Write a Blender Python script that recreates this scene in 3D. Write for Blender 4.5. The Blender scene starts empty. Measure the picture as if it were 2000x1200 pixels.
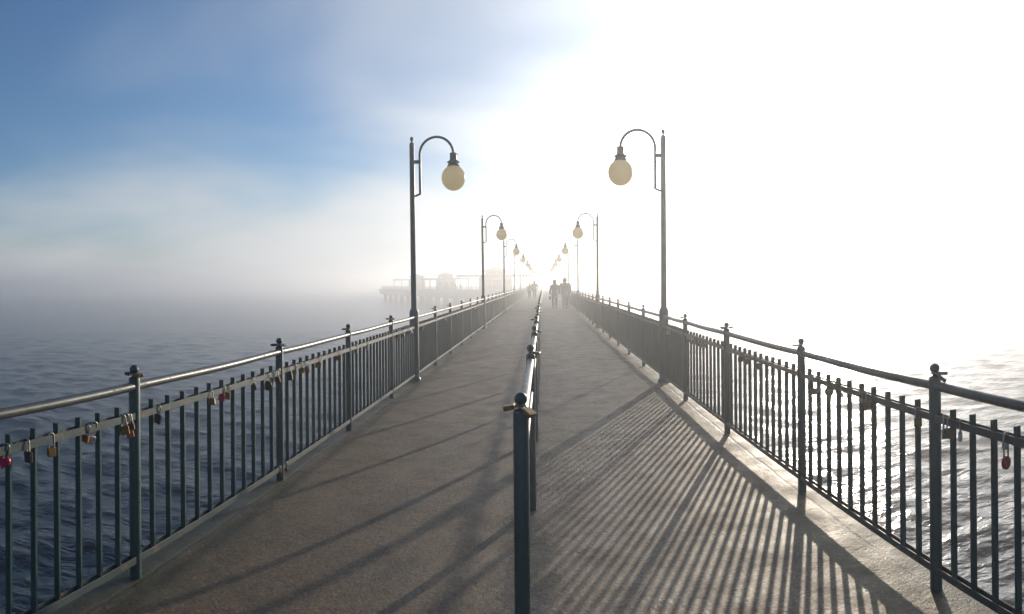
import bpy, math, random
import numpy as np
from mathutils import Vector, Matrix
R = math.radians
random.seed(7)
rng = np.random.default_rng(11)
S = bpy.context.scene
COL = S.collection

# ------------------------------------------------------------------ camera
# the photograph is a phone panorama: a level cylindrical picture about 88 degrees wide
F = 1298.0
cam = bpy.data.cameras.new('camera')
cam.type = 'PANO'
cam.panorama_type = 'CENTRAL_CYLINDRICAL'
cam.central_cylindrical_radius = 1.0
cam.central_cylindrical_range_u_min = -1060.0 / F
cam.central_cylindrical_range_u_max = 940.0 / F
cam.central_cylindrical_range_v_min = -647.0 / F
cam.central_cylindrical_range_v_max = 553.0 / F
cam.clip_start = 0.05
cam.clip_end = 20000
co = bpy.data.objects.new('camera', cam)
COL.objects.link(co)
co.location = (0, 0, 1.5)
co.rotation_euler = (R(90), R(0.0), 0)
co.rotation_euler = (Matrix.Rotation(R(90), 3, 'X') @ Matrix.Rotation(R(-0.5), 3, 'Z')).to_euler()
S.camera = co

# ------------------------------------------------------------------ sky, sun, exposure
SUN_AZ, SUN_EL = R(23.7), R(10.0)
sun_dir = Vector((math.sin(SUN_AZ) * math.cos(SUN_EL), math.cos(SUN_AZ) * math.cos(SUN_EL), math.sin(SUN_EL)))
W = bpy.data.worlds.new('World')
S.world = W
W.use_nodes = True
nt = W.node_tree
nt.nodes.clear()


def N(tree, kind, **kw):
    n = tree.nodes.new(kind)
    for k, v in kw.items():
        if k == 'inp':
            for a, b in v.items():
                n.inputs[a].default_value = b
        else:
            setattr(n, k, v)
    return n


def link(tree, a, b):
    tree.links.new(a, b)


sky = N(nt, 'ShaderNodeTexSky', sky_type='NISHITA', sun_disc=False, sun_elevation=SUN_EL, sun_rotation=SUN_AZ,
        altitude=0, air_density=1.0, dust_density=0.6, ozone_density=4.5)
out = N(nt, 'ShaderNodeOutputWorld')
bg = N(nt, 'ShaderNodeBackground')
bg.inputs['Strength'].default_value = 0.15
# drifting mist above the pier: soft noise cloud, thicker low down and glowing by forward scattering round the sun
tc = N(nt, 'ShaderNodeTexCoord')
sep = N(nt, 'ShaderNodeSeparateXYZ')
link(nt, tc.outputs['Generated'], sep.inputs[0])


def M(tree, op, a, b=None, clamp=False):
    n = tree.nodes.new('ShaderNodeMath')
    n.operation = op
    n.use_clamp = clamp
    for i, v in enumerate((a, b)):
        if v is None:
            continue
        if isinstance(v, (int, float)):
            n.inputs[i].default_value = v
        else:
            tree.links.new(v, n.inputs[i])
    return n.outputs[0]


dot = N(nt, 'ShaderNodeVectorMath', operation='DOT_PRODUCT')
link(nt, tc.outputs['Generated'], dot.inputs[0])
dot.inputs[1].default_value = sun_dir
cosg = dot.outputs['Value']
# mist brightness: two-lobe phase function of the angle to the sun
g1 = 0.80
den = M(nt, 'POWER', M(nt, 'SUBTRACT', 1 + g1 * g1, M(nt, 'MULTIPLY', cosg, 2 * g1)), 1.5)
lobe = M(nt, 'DIVIDE', 1 - g1 * g1, den)
mist_val = M(nt, 'ADD', M(nt, 'MULTIPLY', lobe, 1.1), 4.6)
mist_col = N(nt, 'ShaderNodeVectorMath', operation='SCALE')
mist_col.inputs[0].default_value = (0.95, 0.98, 1.0)
link(nt, mist_val, mist_col.inputs['Scale'])
# coverage: noise stretched along the horizon
zz = M(nt, 'ADD', M(nt, 'MAXIMUM', sep.outputs['Z'], 0.0), 0.22)
px = M(nt, 'DIVIDE', sep.outputs['X'], zz)
py = M(nt, 'DIVIDE', sep.outputs['Y'], zz)
cmb = N(nt, 'ShaderNodeCombineXYZ')
link(nt, px, cmb.inputs[0]); link(nt, py, cmb.inputs[1])
cl = N(nt, 'ShaderNodeTexNoise', inp={'Scale': 0.85, 'Detail': 3.0, 'Roughness': 0.5, 'Distortion': 0.35})
mapn = N(nt, 'ShaderNodeMapping')
mapn.inputs['Location'].default_value = (3.1, 0.4, 0.0)
link(nt, cmb.outputs[0], mapn.inputs['Vector'])
link(nt, mapn.outputs[0], cl.inputs['Vector'])
cov = M(nt, 'ADD', M(nt, 'MULTIPLY', M(nt, 'SUBTRACT', cl.outputs['Fac'], 0.5), 1.8), 0.10)
low = M(nt, 'MULTIPLY', M(nt, 'SUBTRACT', 0.26, sep.outputs['Z'], True), 3.0)
nearsun = M(nt, 'MULTIPLY', M(nt, 'SUBTRACT', cosg, 0.72, True), 3.2)
cov = M(nt, 'ADD', M(nt, 'ADD', cov, low), nearsun)
ramp = N(nt, 'ShaderNodeMapRange', interpolation_type='SMOOTHSTEP')
ramp.inputs['From Min'].default_value = 0.05
ramp.inputs['From Max'].default_value = 1.15
link(nt, cov, ramp.inputs['Value'])
mx = N(nt, 'ShaderNodeMix', data_type='RGBA')
link(nt, ramp.outputs[0], mx.inputs['Factor'])
link(nt, sky.outputs[0], mx.inputs['A'])
link(nt, mist_col.outputs[0], mx.inputs['B'])
link(nt, mx.outputs['Result'], bg.inputs['Color'])
link(nt, bg.outputs[0], out.inputs['Surface'])

sl = bpy.data.lights.new('sun', 'SUN')
sl.energy = 4.6
sl.angle = R(0.6)
sl.color = (1.0, 0.86, 0.68)
so = bpy.data.objects.new('sun', sl)
COL.objects.link(so)
so.rotation_euler = (-sun_dir).to_track_quat('-Z', 'Y').to_euler()
so.location = (20, 45, 30)

S.view_settings.view_transform = 'Standard'
S.view_settings.look = 'None'
S.view_settings.exposure = -0.15
S.view_settings.gamma = 1.0
S.render.engine = 'CYCLES'
S.cycles.use_denoising = True
S.cycles.max_bounces = 6
S.cycles.volume_bounces = 1
S.cycles.caustics_reflective = False
S.cycles.caustics_refractive = False
HAZE = dict(density=0.0062, anisotropy=0.71, color=(0.965, 0.975, 0.995), top=7.2)


# ------------------------------------------------------------------ mesh helpers
class MB:
    def __init__(self):
        self.v, self.f, self.mi = [], [], []

    def add(self, vs, fs, mi=0):
        o = len(self.v)
        self.v += [tuple(p) for p in vs]
        self.f += [tuple(i + o for i in q) for q in fs]
        self.mi += [mi] * len(fs)
        return self

    def box(self, c, s, rot=None, mi=0, bev=0.0):
        x, y, z = s[0] / 2, s[1] / 2, s[2] / 2
        if bev <= 0:
            vs = [(-x, -y, -z), (x, -y, -z), (x, y, -z), (-x, y, -z), (-x, -y, z), (x, -y, z), (x, y, z), (-x, y, z)]
            fs = [(0, 3, 2, 1), (4, 5, 6, 7), (0, 1, 5, 4), (1, 2, 6, 5), (2, 3, 7, 6), (3, 0, 4, 7)]
        else:
            b = bev
            vs, fs = [], []
            rings = [(-z, b), (-z + b, 0), (z - b, 0), (z, b)]
            for h, e in rings:
                X, Y = x - e, y - e
                c_ = b if e == 0 else b * .3
                vs += [(-X + c_, -Y, h), (X - c_, -Y, h), (X, -Y + c_, h), (X, Y - c_, h), (X - c_, Y, h), (-X + c_, Y, h), (-X, Y - c_, h), (-X, -Y + c_, h)]
            for r in range(3):
                for k in range(8):
                    a, d = r * 8 + k, r * 8 + (k + 1) % 8
                    fs.append((a, d, d + 8, a + 8))
            fs.append(tuple(range(7, -1, -1)))
            fs.append(tuple(range(24, 32)))
        m = rot if rot is not None else Matrix.Identity(3)
        cc = Vector(c)
        return self.add([m @ Vector(p) + cc for p in vs], fs, mi)

    def tube(self, pts, rad, seg=10, cap=True, mi=0):
        pts = [Vector(p) for p in pts]
        n = len(pts)
        rad = [rad] * n if isinstance(rad, (int, float)) else rad
        vs, fs = [], []
        up = None
        for i, p in enumerate(pts):
            t = (pts[min(i + 1, n - 1)] - pts[max(i - 1, 0)]).normalized()
            if up is None:
                up = Vector((0, 0, 1)) if abs(t.z) < .9 else Vector((1, 0, 0))
            a = t.cross(up)
            if a.length < 1e-5:
                a = t.cross(Vector((0, 1, 0)))
            a.normalize()
            b = a.cross(t).normalized()
            up = b
            for k in range(seg):
                th = 2 * math.pi * k / seg
                vs.append(p + (a * math.cos(th) + b * math.sin(th)) * rad[i])
        for i in range(n - 1):
            for k in range(seg):
                a0, a1 = i * seg + k, i * seg + (k + 1) % seg
                fs.append((a0, a0 + seg, a1 + seg, a1))
        if cap:
            fs.append(tuple(range(seg)))
            fs.append(tuple(reversed(range((n - 1) * seg, n * seg))))
        return self.add(vs, fs, mi)

    def lathe(self, prof, seg=14, c=(0, 0, 0), mi=0):
        vs, fs = [], []
        for r, z in prof:
            for k in range(seg):
                th = 2 * math.pi * k / seg
                vs.append((c[0] + r * math.cos(th), c[1] + r * math.sin(th), c[2] + z))
        n = len(prof)
        for i in range(n - 1):
            for k in range(seg):
                a0, a1 = i * seg + k, i * seg + (k + 1) % seg
                fs.append((a0, a1, a1 + seg, a0 + seg))
        fs.append(tuple(reversed(range(seg))))
        fs.append(tuple(range((n - 1) * seg, n * seg)))
        return self.add(vs, fs, mi)

    def prism(self, poly, z0, z1, mi=0):
        n = len(poly)
        vs = [(x, y, z0) for x, y in poly] + [(x, y, z1) for x, y in poly]
        fs = [tuple(reversed(range(n))), tuple(range(n, 2 * n))]
        fs += [(i, (i + 1) % n, (i + 1) % n + n, i + n) for i in range(n)]
        return self.add(vs, fs, mi)

    def mesh(self, name, mats, smooth=35):
        me = bpy.data.meshes.new(name)
        me.from_pydata(self.v, [], self.f)
        mats = mats if isinstance(mats, (list, tuple)) else [mats]
        for m in mats:
            me.materials.append(m)
        if len(mats) > 1:
            me.polygons.foreach_set('material_index', self.mi)
        if smooth:
            me.polygons.foreach_set('use_smooth', [True] * len(me.polygons))
            me.set_sharp_from_angle(angle=R(smooth))
        me.update()
        return me


def obj(name, data, parent=None, loc=(0, 0, 0), rot=(0, 0, 0), scale=None):
    o = bpy.data.objects.new(name, data)
    COL.objects.link(o)
    o.location = loc
    o.rotation_euler = rot
    if scale:
        o.scale = scale
    if parent:
        o.parent = parent
    return o


def tag(o, label=None, cat=None, group=None, kind=None):
    if label: o['label'] = label
    if cat: o['category'] = cat
    if group: o['group'] = group
    if kind: o['kind'] = kind
    return o


def copy_tree(o, parent=None):
    c = o.copy()
    COL.objects.link(c)
    c.parent = parent
    for ch in list(o.children):
        copy_tree(ch, c)
    return c


# ------------------------------------------------------------------ materials
def new_mat(name):
    m = bpy.data.materials.new(name)
    m.use_nodes = True
    t = m.node_tree
    b = t.nodes['Principled BSDF']
    return m, t, b


def obj_coord(t, random_shift=True):
    tc = t.nodes.new('ShaderNodeTexCoord')
    if not random_shift:
        return tc.outputs['Object']
    oi = t.nodes.new('ShaderNodeObjectInfo')
    va = N(t, 'ShaderNodeVectorMath', operation='ADD')
    sc = N(t, 'ShaderNodeVectorMath', operation='SCALE')
    sc.inputs[0].default_value = (37.0, 91.0, 53.0)
    t.links.new(oi.outputs['Random'], sc.inputs['Scale'])
    t.links.new(tc.outputs['Object'], va.inputs[0])
    t.links.new(sc.outputs[0], va.inputs[1])
    return va.outputs[0]


def noise(t, vec, scale, detail=4, rough=0.55, dist=0.0):
    n = N(t, 'ShaderNodeTexNoise', inp={'Scale': scale, 'Detail': detail, 'Roughness': rough, 'Distortion': dist})
    t.links.new(vec, n.inputs['Vector'])
    return n.outputs['Fac']


def rng_map(t, v, a, b, c=0.0, d=1.0, smooth=True):
    n = N(t, 'ShaderNodeMapRange', interpolation_type='SMOOTHSTEP' if smooth else 'LINEAR')
    for k, x in zip(('From Min', 'From Max', 'To Min', 'To Max'), (a, b, c, d)):
        n.inputs[k].default_value = x
    t.links.new(v, n.inputs['Value'])
    return n.outputs[0]


def mixc(t, fac, a, b):
    n = N(t, 'ShaderNodeMix', data_type='RGBA')
    for k, v in (('Factor', fac), ('A', a), ('B', b)):
        if isinstance(v, (tuple, list)):
            n.inputs[k].default_value = (*v, 1) if len(v) == 3 else v
        elif isinstance(v, (int, float)):
            n.inputs[k].default_value = v
        else:
            t.links.new(v, n.inputs[k])
    return n.outputs['Result']


def bump(t, b, h, strength=0.3, dist=0.01, prev=None):
    n = N(t, 'ShaderNodeBump')
    n.inputs['Strength'].default_value = strength
    n.inputs['Distance'].default_value = dist
    t.links.new(h, n.inputs['Height'])
    if prev is not None:
        t.links.new(prev, n.inputs['Normal'])
    if b is not None:
        t.links.new(n.outputs[0], b.inputs['Normal'])
    return n.outputs[0]


def mat_paint(name, col, col2, rust=(0.16, 0.06, 0.025), rough=0.42, rust_lo=0.63, metallic=0.0):
    m, t, b = new_mat(name)
    v = obj_coord(t)
    n1 = noise(t, v, 4.0, 5)
    n2 = noise(t, v, 38.0, 5, 0.65)
    n3 = noise(t, v, 9.0, 6, 0.65, 0.4)
    c = mixc(t, rng_map(t, n1, 0.3, 0.7), col, col2)
    rf = rng_map(t, n3, rust_lo, rust_lo + 0.09)
    c = mixc(t, rf, c, rust)
    t.links.new(c, b.inputs['Base Color'])
    rr = M(t, 'ADD', rng_map(t, n2, 0.3, 0.7, rough - 0.08, rough + 0.14), M(t, 'MULTIPLY', rf, 0.3))
    t.links.new(rr, b.inputs['Roughness'])
    b.inputs['Metallic'].default_value = metallic
    hgt = M(t, 'SUBTRACT', n2, M(t, 'MULTIPLY', rf, 0.8))
    bump(t, b, hgt, 0.25, 0.002)
    return m


TEAL, TEAL2 = (0.011, 0.046, 0.047), (0.021, 0.064, 0.061)
m_paint = mat_paint('teal_paint', TEAL, TEAL2)
m_strip = mat_paint('teal_strip_paint', (0.034, 0.058, 0.058), (0.055, 0.075, 0.072), rust=(0.20, 0.095, 0.055), rust_lo=0.58)
m_hand = mat_paint('worn_handrail', (0.040, 0.055, 0.054), (0.075, 0.078, 0.074), rust=(0.12, 0.10, 0.09), rough=0.38, rust_lo=0.58, metallic=0.2)
m_lamp = mat_paint('lamp_paint', (0.012, 0.060, 0.064), (0.022, 0.078, 0.080), rust_lo=0.70)


def mat_globe():
    m, t, b = new_mat('opal_glass')
    v = obj_coord(t)
    n = noise(t, v, 3.0, 4)
    c = mixc(t, rng_map(t, n, 0.3, 0.7), (0.90, 0.80, 0.56), (0.92, 0.84, 0.64))
    b.inputs['Roughness'].default_value = 0.28
    t.links.new(c, b.inputs['Base Color'])
    tr = N(t, 'ShaderNodeBsdfTranslucent')
    t.links.new(c, tr.inputs['Color'])
    ms = N(t, 'ShaderNodeMixShader')
    ms.inputs[0].default_value = 0.72
    t.links.new(b.outputs[0], ms.inputs[1])
    t.links.new(tr.outputs[0], ms.inputs[2])
    t.links.new(ms.outputs[0], t.nodes['Material Output'].inputs['Surface'])
    return m


m_globe = mat_globe()


def mat_deck():
    m, t, b = new_mat('weathered_deck')
    tc = t.nodes.new('ShaderNodeTexCoord')
    v = tc.outputs['Object']
    sp = N(t, 'ShaderNodeSeparateXYZ')
    t.links.new(v, sp.inputs[0])
    big = noise(t, v, 0.55, 5, 0.6, 0.3)
    mid = noise(t, v, 3.2, 6, 0.65, 0.2)
    fine = noise(t, v, 55.0, 3, 0.7)
    grit = noise(t, v, 150.0, 2, 0.6)
    c = mixc(t, rng_map(t, big, 0.3, 0.72), (0.135, 0.079, 0.032), (0.215, 0.138, 0.064))
    c = mixc(t, rng_map(t, mid, 0.42, 0.75, 0, 0.7), c, (0.095, 0.064, 0.038))
    stain = noise(t, v, 0.9, 7, 0.68, 0.8)
    c = mixc(t, rng_map(t, stain, 0.52, 0.66, 0, 0.6), c, (0.060, 0.046, 0.028))
    med = noise(t, v, 17.0, 5, 0.7, 0.3)
    c = mixc(t, rng_map(t, med, 0.50, 0.68, 0, 0.65), c, (0.085, 0.058, 0.034))
    c = mixc(t, rng_map(t, med, 0.30, 0.42, 0.45, 0), c, (0.30, 0.20, 0.105))
    # aggregate speckle
    vo = N(t, 'ShaderNodeTexVoronoi', inp={'Scale': 85.0, 'Randomness': 1.0})
    t.links.new(v, vo.inputs['Vector'])
    sc = N(t, 'ShaderNodeSeparateColor')
    t.links.new(vo.outputs['Color'], sc.inputs[0])
    c = mixc(t, rng_map(t, sc.outputs[0], 0.72, 0.98, 0, 0.32), c, (0.36, 0.29, 0.21))
    c = mixc(t, rng_map(t, sc.outputs[1], 0.75, 0.98, 0, 0.75), c, (0.045, 0.033, 0.022))
    # moss along both edges
    ax = M(t, 'ABSOLUTE', M(t, 'ADD', sp.outputs['X'], 0.09))
    edge = rng_map(t, ax, 1.30, 1.95)
    mo = noise(t, v, 1.7, 6, 0.7, 0.5)
    mossf = M(t, 'MULTIPLY', edge, rng_map(t, mo, 0.38, 0.60), True)
    c = mixc(t, M(t, 'MULTIPLY', mossf, 0.85), c, (0.058, 0.058, 0.016))
    rim = rng_map(t, M(t, 'ADD', ax, M(t, 'MULTIPLY', mid, 0.10)), 1.87, 1.99)
    c = mixc(t, M(t, 'MULTIPLY', rim, 0.85), c, (0.038, 0.042, 0.014))
    mo2 = noise(t, v, 0.9, 6, 0.7, 0.6)
    c = mixc(t, rng_map(t, mo2, 0.56, 0.72, 0, 0.35), c, (0.085, 0.085, 0.040))
    # spat gum and droppings: sparse pale spots
    vs = N(t, 'ShaderNodeTexVoronoi', inp={'Scale': 1.9, 'Randomness': 1.0})
    dv = N(t, 'ShaderNodeVectorMath', operation='ADD')
    t.links.new(v, dv.inputs[0])
    nz = N(t, 'ShaderNodeTexNoise', inp={'Scale': 30.0, 'Detail': 2.0})
    t.links.new(v, nz.inputs['Vector'])
    sn = N(t, 'ShaderNodeVectorMath', operation='SCALE')
    sn.inputs['Scale'].default_value = 0.03
    t.links.new(nz.outputs['Color'], sn.inputs[0])
    t.links.new(sn.outputs[0], dv.inputs[1])
    t.links.new(dv.outputs[0], vs.inputs['Vector'])
    s2 = N(t, 'ShaderNodeSeparateColor')
    t.links.new(vs.outputs['Color'], s2.inputs[0])
    rad = rng_map(t, s2.outputs[0], 0.80, 1.0, 0.0, 0.034, False)
    spot = rng_map(t, M(t, 'SUBTRACT', rad, vs.outputs['Distance']), 0.0, 0.008)
    c = mixc(t, M(t, 'MULTIPLY', spot, 0.75), c, (0.52, 0.50, 0.46))
    t.links.new(c, b.inputs['Base Color'])
    t.links.new(rng_map(t, mid, 0.3, 0.75, 0.52, 0.72), b.inputs['Roughness'])
    b.inputs['Specular IOR Level'].default_value = 0.5
    # relief: grit, pits and a few hairline cracks
    pv = N(t, 'ShaderNodeTexVoronoi', inp={'Scale': 6.5, 'Randomness': 1.0})
    t.links.new(dv.outputs[0], pv.inputs['Vector'])
    s3 = N(t, 'ShaderNodeSeparateColor')
    t.links.new(pv.outputs['Color'], s3.inputs[0])
    prad = rng_map(t, s3.outputs[1], 0.55, 1.0, 0.0, 0.20, False)
    pit = rng_map(t, M(t, 'SUBTRACT', prad, M(t, 'ADD', pv.outputs['Distance'], M(t, 'MULTIPLY', fine, 0.10))), 0.0, 0.06)
    cv = N(t, 'ShaderNodeTexVoronoi', feature='DISTANCE_TO_EDGE', inp={'Scale': 0.23, 'Randomness': 1.0})
    dv2 = N(t, 'ShaderNodeVectorMath', operation='ADD')
    nz2 = N(t, 'ShaderNodeTexNoise', inp={'Scale': 1.6, 'Detail': 6.0})
    t.links.new(v, nz2.inputs['Vector'])
    t.links.new(v, dv2.inputs[0]); t.links.new(nz2.outputs['Color'], dv2.inputs[1])
    t.links.new(dv2.outputs[0], cv.inputs['Vector'])
    crack = rng_map(t, cv.outputs['Distance'], 0.0, 0.0012, 1.0, 0.0)
    # crumbling joint of the edge strip, just inside both fences
    jd = M(t, 'ABSOLUTE', M(t, 'SUBTRACT', M(t, 'ADD', ax, M(t, 'MULTIPLY', M(t, 'SUBTRACT', mo, 0.5), 0.06)), 1.855))
    joint = M(t, 'MULTIPLY', rng_map(t, jd, 0.004, 0.020, 1.0, 0.0), rng_map(t, med, 0.34, 0.52))
    h = M(t, 'ADD', M(t, 'MULTIPLY', fine, 0.55), M(t, 'MULTIPLY', grit, 0.25))
    h = M(t, 'ADD', h, M(t, 'MULTIPLY', rng_map(t, sc.outputs[2], 0.5, 1.0), 0.30))
    c = mixc(t, M(t, 'MULTIPLY', crack, 0.6), c, (0.03, 0.024, 0.018))
    c = mixc(t, M(t, 'MULTIPLY', pit, 0.55), c, (0.05, 0.038, 0.026))
    t.links.new(c, b.inputs['Base Color'])
    c = mixc(t, M(t, 'MULTIPLY', joint, 0.8), c, (0.040, 0.040, 0.016))
    t.links.new(c, b.inputs['Base Color'])
    h = M(t, 'SUBTRACT', h, M(t, 'ADD', M(t, 'MULTIPLY', pit, 1.3), M(t, 'MULTIPLY', joint, 0.45)))
    h = M(t, 'ADD', h, M(t, 'MULTIPLY', med, 0.8))
    n1 = bump(t, None, mid, 0.35, 0.02)
    bump(t, b, h, 0.9, 0.009, n1)
    return m


m_deck = mat_deck()


def mat_concrete(name, a, b_):
    m, t, b = new_mat(name)
    v = obj_coord(t)
    n1 = noise(t, v, 0.8, 6, 0.65, 0.4)
    n2 = noise(t, v, 14.0, 5, 0.6)
    c = mixc(t, rng_map(t, n1, 0.3, 0.7), a, b_)
    t.links.new(c, b.inputs['Base Color'])
    b.inputs['Roughness'].default_value = 0.85
    bump(t, b, n2, 0.4, 0.01)
    return m


m_conc = mat_concrete('pile_concrete', (0.16, 0.14, 0.12), (0.24, 0.215, 0.19))
m_wall = mat_concrete('pavilion_brick_wall', (0.24, 0.12, 0.09), (0.30, 0.16, 0.12))
m_roof = mat_concrete('pavilion_roof_felt', (0.07, 0.065, 0.065), (0.11, 0.10, 0.10))
m_steel = mat_concrete('pavilion_frame_paint', (0.06, 0.07, 0.07), (0.09, 0.10, 0.10))


def mat_glass_dark():
    m, t, b = new_mat('pavilion_window_glass')
    b.inputs['Base Color'].default_value = (0.04, 0.05, 0.055, 1)
    b.inputs['Roughness'].default_value = 0.06
    return m


m_glass = mat_glass_dark()


def mat_water():
    m, t, b = new_mat('sea_water')
    tc = t.nodes.new('ShaderNodeTexCoord')
    v = tc.outputs['Object']
    mp = N(t, 'ShaderNodeMapping')
    mp.inputs['Rotation'].default_value = (0, 0, R(-28))
    mp.inputs['Scale'].default_value = (0.55, 1.0, 1.0)
    t.links.new(v, mp.inputs['Vector'])
    a = noise(t, mp.outputs[0], 1.6, 3, 0.5, 0.1)
    c = noise(t, mp.outputs[0], 5.0, 3, 0.55, 0.15)
    d = noise(t, mp.outputs[0], 16.0, 2, 0.5, 0.1)
    n1 = bump(t, None, a, 0.65, 0.24)
    n2 = bump(t, None, c, 0.65, 0.085, n1)
    bump(t, b, d, 0.4, 0.016, n2)
    big = noise(t, v, 0.06, 4)
    col = mixc(t, rng_map(t, big, 0.3, 0.7), (0.004, 0.013, 0.021), (0.008, 0.020, 0.028))
    t.links.new(col, b.inputs['Base Color'])
    b.inputs['Roughness'].default_value = 0.18
    b.inputs['IOR'].default_value = 1.333
    return m


m_water = mat_water()


def mat_metal(name, col, rough=0.35, metallic=1.0, dirt=(0.08, 0.06, 0.04)):
    m, t, b = new_mat(name)
    v = obj_coord(t)
    n1 = noise(t, v, 30.0, 5, 0.65)
    n2 = noise(t, v, 160.0, 3)
    t.links.new(mixc(t, rng_map(t, n1, 0.48, 0.72, 0, 0.7), col, dirt), b.inputs['Base Color'])
    t.links.new(rng_map(t, n1, 0.3, 0.7, rough, rough + 0.25), b.inputs['Roughness'])
    b.inputs['Metallic'].default_value = metallic
    bump(t, b, n2, 0.15, 0.0008)
    return m


LM = {
    'brass': mat_metal('lock_brass', (0.24, 0.155, 0.06)),
    'steel': mat_metal('lock_steel', (0.36, 0.35, 0.33)),
    'black': mat_metal('lock_black', (0.018, 0.018, 0.020), 0.4, 0.0, (0.05, 0.035, 0.025)),
    'red': mat_metal('lock_red', (0.50, 0.02, 0.04), 0.35, 0.0, (0.22, 0.03, 0.03)),
    'crimson': mat_metal('lock_crimson', (0.50, 0.015, 0.09), 0.30, 0.0, (0.30, 0.02, 0.07)),
    'orange': mat_metal('lock_orange', (0.34, 0.12, 0.04), 0.45, 0.3, (0.28, 0.10, 0.04)),
    'bronze': mat_metal('lock_bronze', (0.24, 0.15, 0.07), 0.4, 0.8),
    'brown': mat_metal('lock_brown', (0.17, 0.065, 0.055), 0.45, 0.2),
    'olive': mat_metal('lock_olive', (0.22, 0.20, 0.10), 0.45, 0.4),
    'silver': mat_metal('lock_silver', (0.45, 0.44, 0.42), 0.28),
}
m_shackle = mat_metal('lock_shackle_steel', (0.36, 0.33, 0.28), 0.34, 1.0, (0.22, 0.11, 0.05))


def mat_cloth(name, col, col2):
    m, t, b = new_mat(name)
    v = obj_coord(t)
    n1 = noise(t, v, 6.0, 5)
    n2 = noise(t, v, 300.0, 2)
    t.links.new(mixc(t, rng_map(t, n1, 0.3, 0.7), col, col2), b.inputs['Base Color'])
    b.inputs['Roughness'].default_value = 0.9
    bump(t, b, n1, 0.5, 0.02, bump(t, None, n2, 0.3, 0.002))
    return m


m_skin = mat_cloth('skin', (0.42, 0.25, 0.18), (0.46, 0.28, 0.20))

# ------------------------------------------------------------------ the pier's deck, piles, sea
XL, XR, XC = -1.98, 1.79, -0.085          # fence lines and the middle rail
EDGE = 0.17                               # slab beyond the fences
PIER_END = 139.0
WATER_Z = -3.7


def build_deck():
    ys = list(np.arange(-9, 24, 0.11)) + list(np.arange(24, PIER_END, 1.0)) + [PIER_END]
    xs = np.linspace(XL - EDGE, XR + EDGE, 44)
    nx, ny = len(xs), len(ys)
    ph = rng.uniform(0, 6.28, (14,)); kx = rng.normal(0, 2.2, 14); ky = rng.normal(0, 1.6, 14)
    V = []
    for j, y in enumerate(ys):
        je = rng.normal(0, 0.006, 2)
        for i, x in enumerate(xs):
            z = 0.0016 * float(np.sum(np.sin(kx * x + ky * y + ph))) / 2.2
            xx = x
            if i in (0, nx - 1):
                z -= 0.022 + abs(rng.normal(0, 0.006))
                xx = x + je[0 if i == 0 else 1]
            elif i in (1, nx - 2):
                z -= abs(rng.normal(0, 0.003))
            V.append((xx, y, z))
    Fc = [(j * nx + i, j * nx + i + 1, (j + 1) * nx + i + 1, (j + 1) * nx + i) for j in range(ny - 1) for i in range(nx - 1)]
    o = len(V)
    for j, y in enumerate(ys):
        a, b_ = V[j * nx], V[j * nx + nx - 1]
        V.append((a[0], y, -0.55)); V.append((b_[0], y, -0.55))
    for j in range(ny - 1):
        p, q = o + 2 * j, o + 2 * j + 2
        Fc.append((j * nx, (j + 1) * nx, q, p))
        Fc.append(((j + 1) * nx + nx - 1, j * nx + nx - 1, p + 1, q + 1))
        Fc.append((p, q, q + 1, p + 1))
    Fc.append(tuple(range(0, nx)) + (o + 1, o))
    e = (ny - 1) * nx
    Fc.append(tuple(reversed(range(e, e + nx))) + (o + 2 * (ny - 1), o + 2 * (ny - 1) + 1))
    mb = MB(); mb.add(V, Fc)
    return mb.mesh('pier_deck', m_deck, 40)


deck = tag(obj('pier_deck', build_deck()), kind='structure')
pile_me = MB().lathe([(0.26, -4.5), (0.26, -0.86)], 16).mesh('pile', m_conc)
beam_me = MB().box((0, 0, 0), (XR - XL + 0.1, 0.5, 0.40), bev=0.02).mesh('cross_beam', m_conc)
y = -7.0
while y < PIER_END:
    for x in (XL + 0.45, XR - 0.45):
        obj('pile', pile_me, deck, (x, y, 0))
    obj('cross_beam', beam_me, deck, ((XL + XR) / 2, y, -0.745))
    y += 12.0


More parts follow.
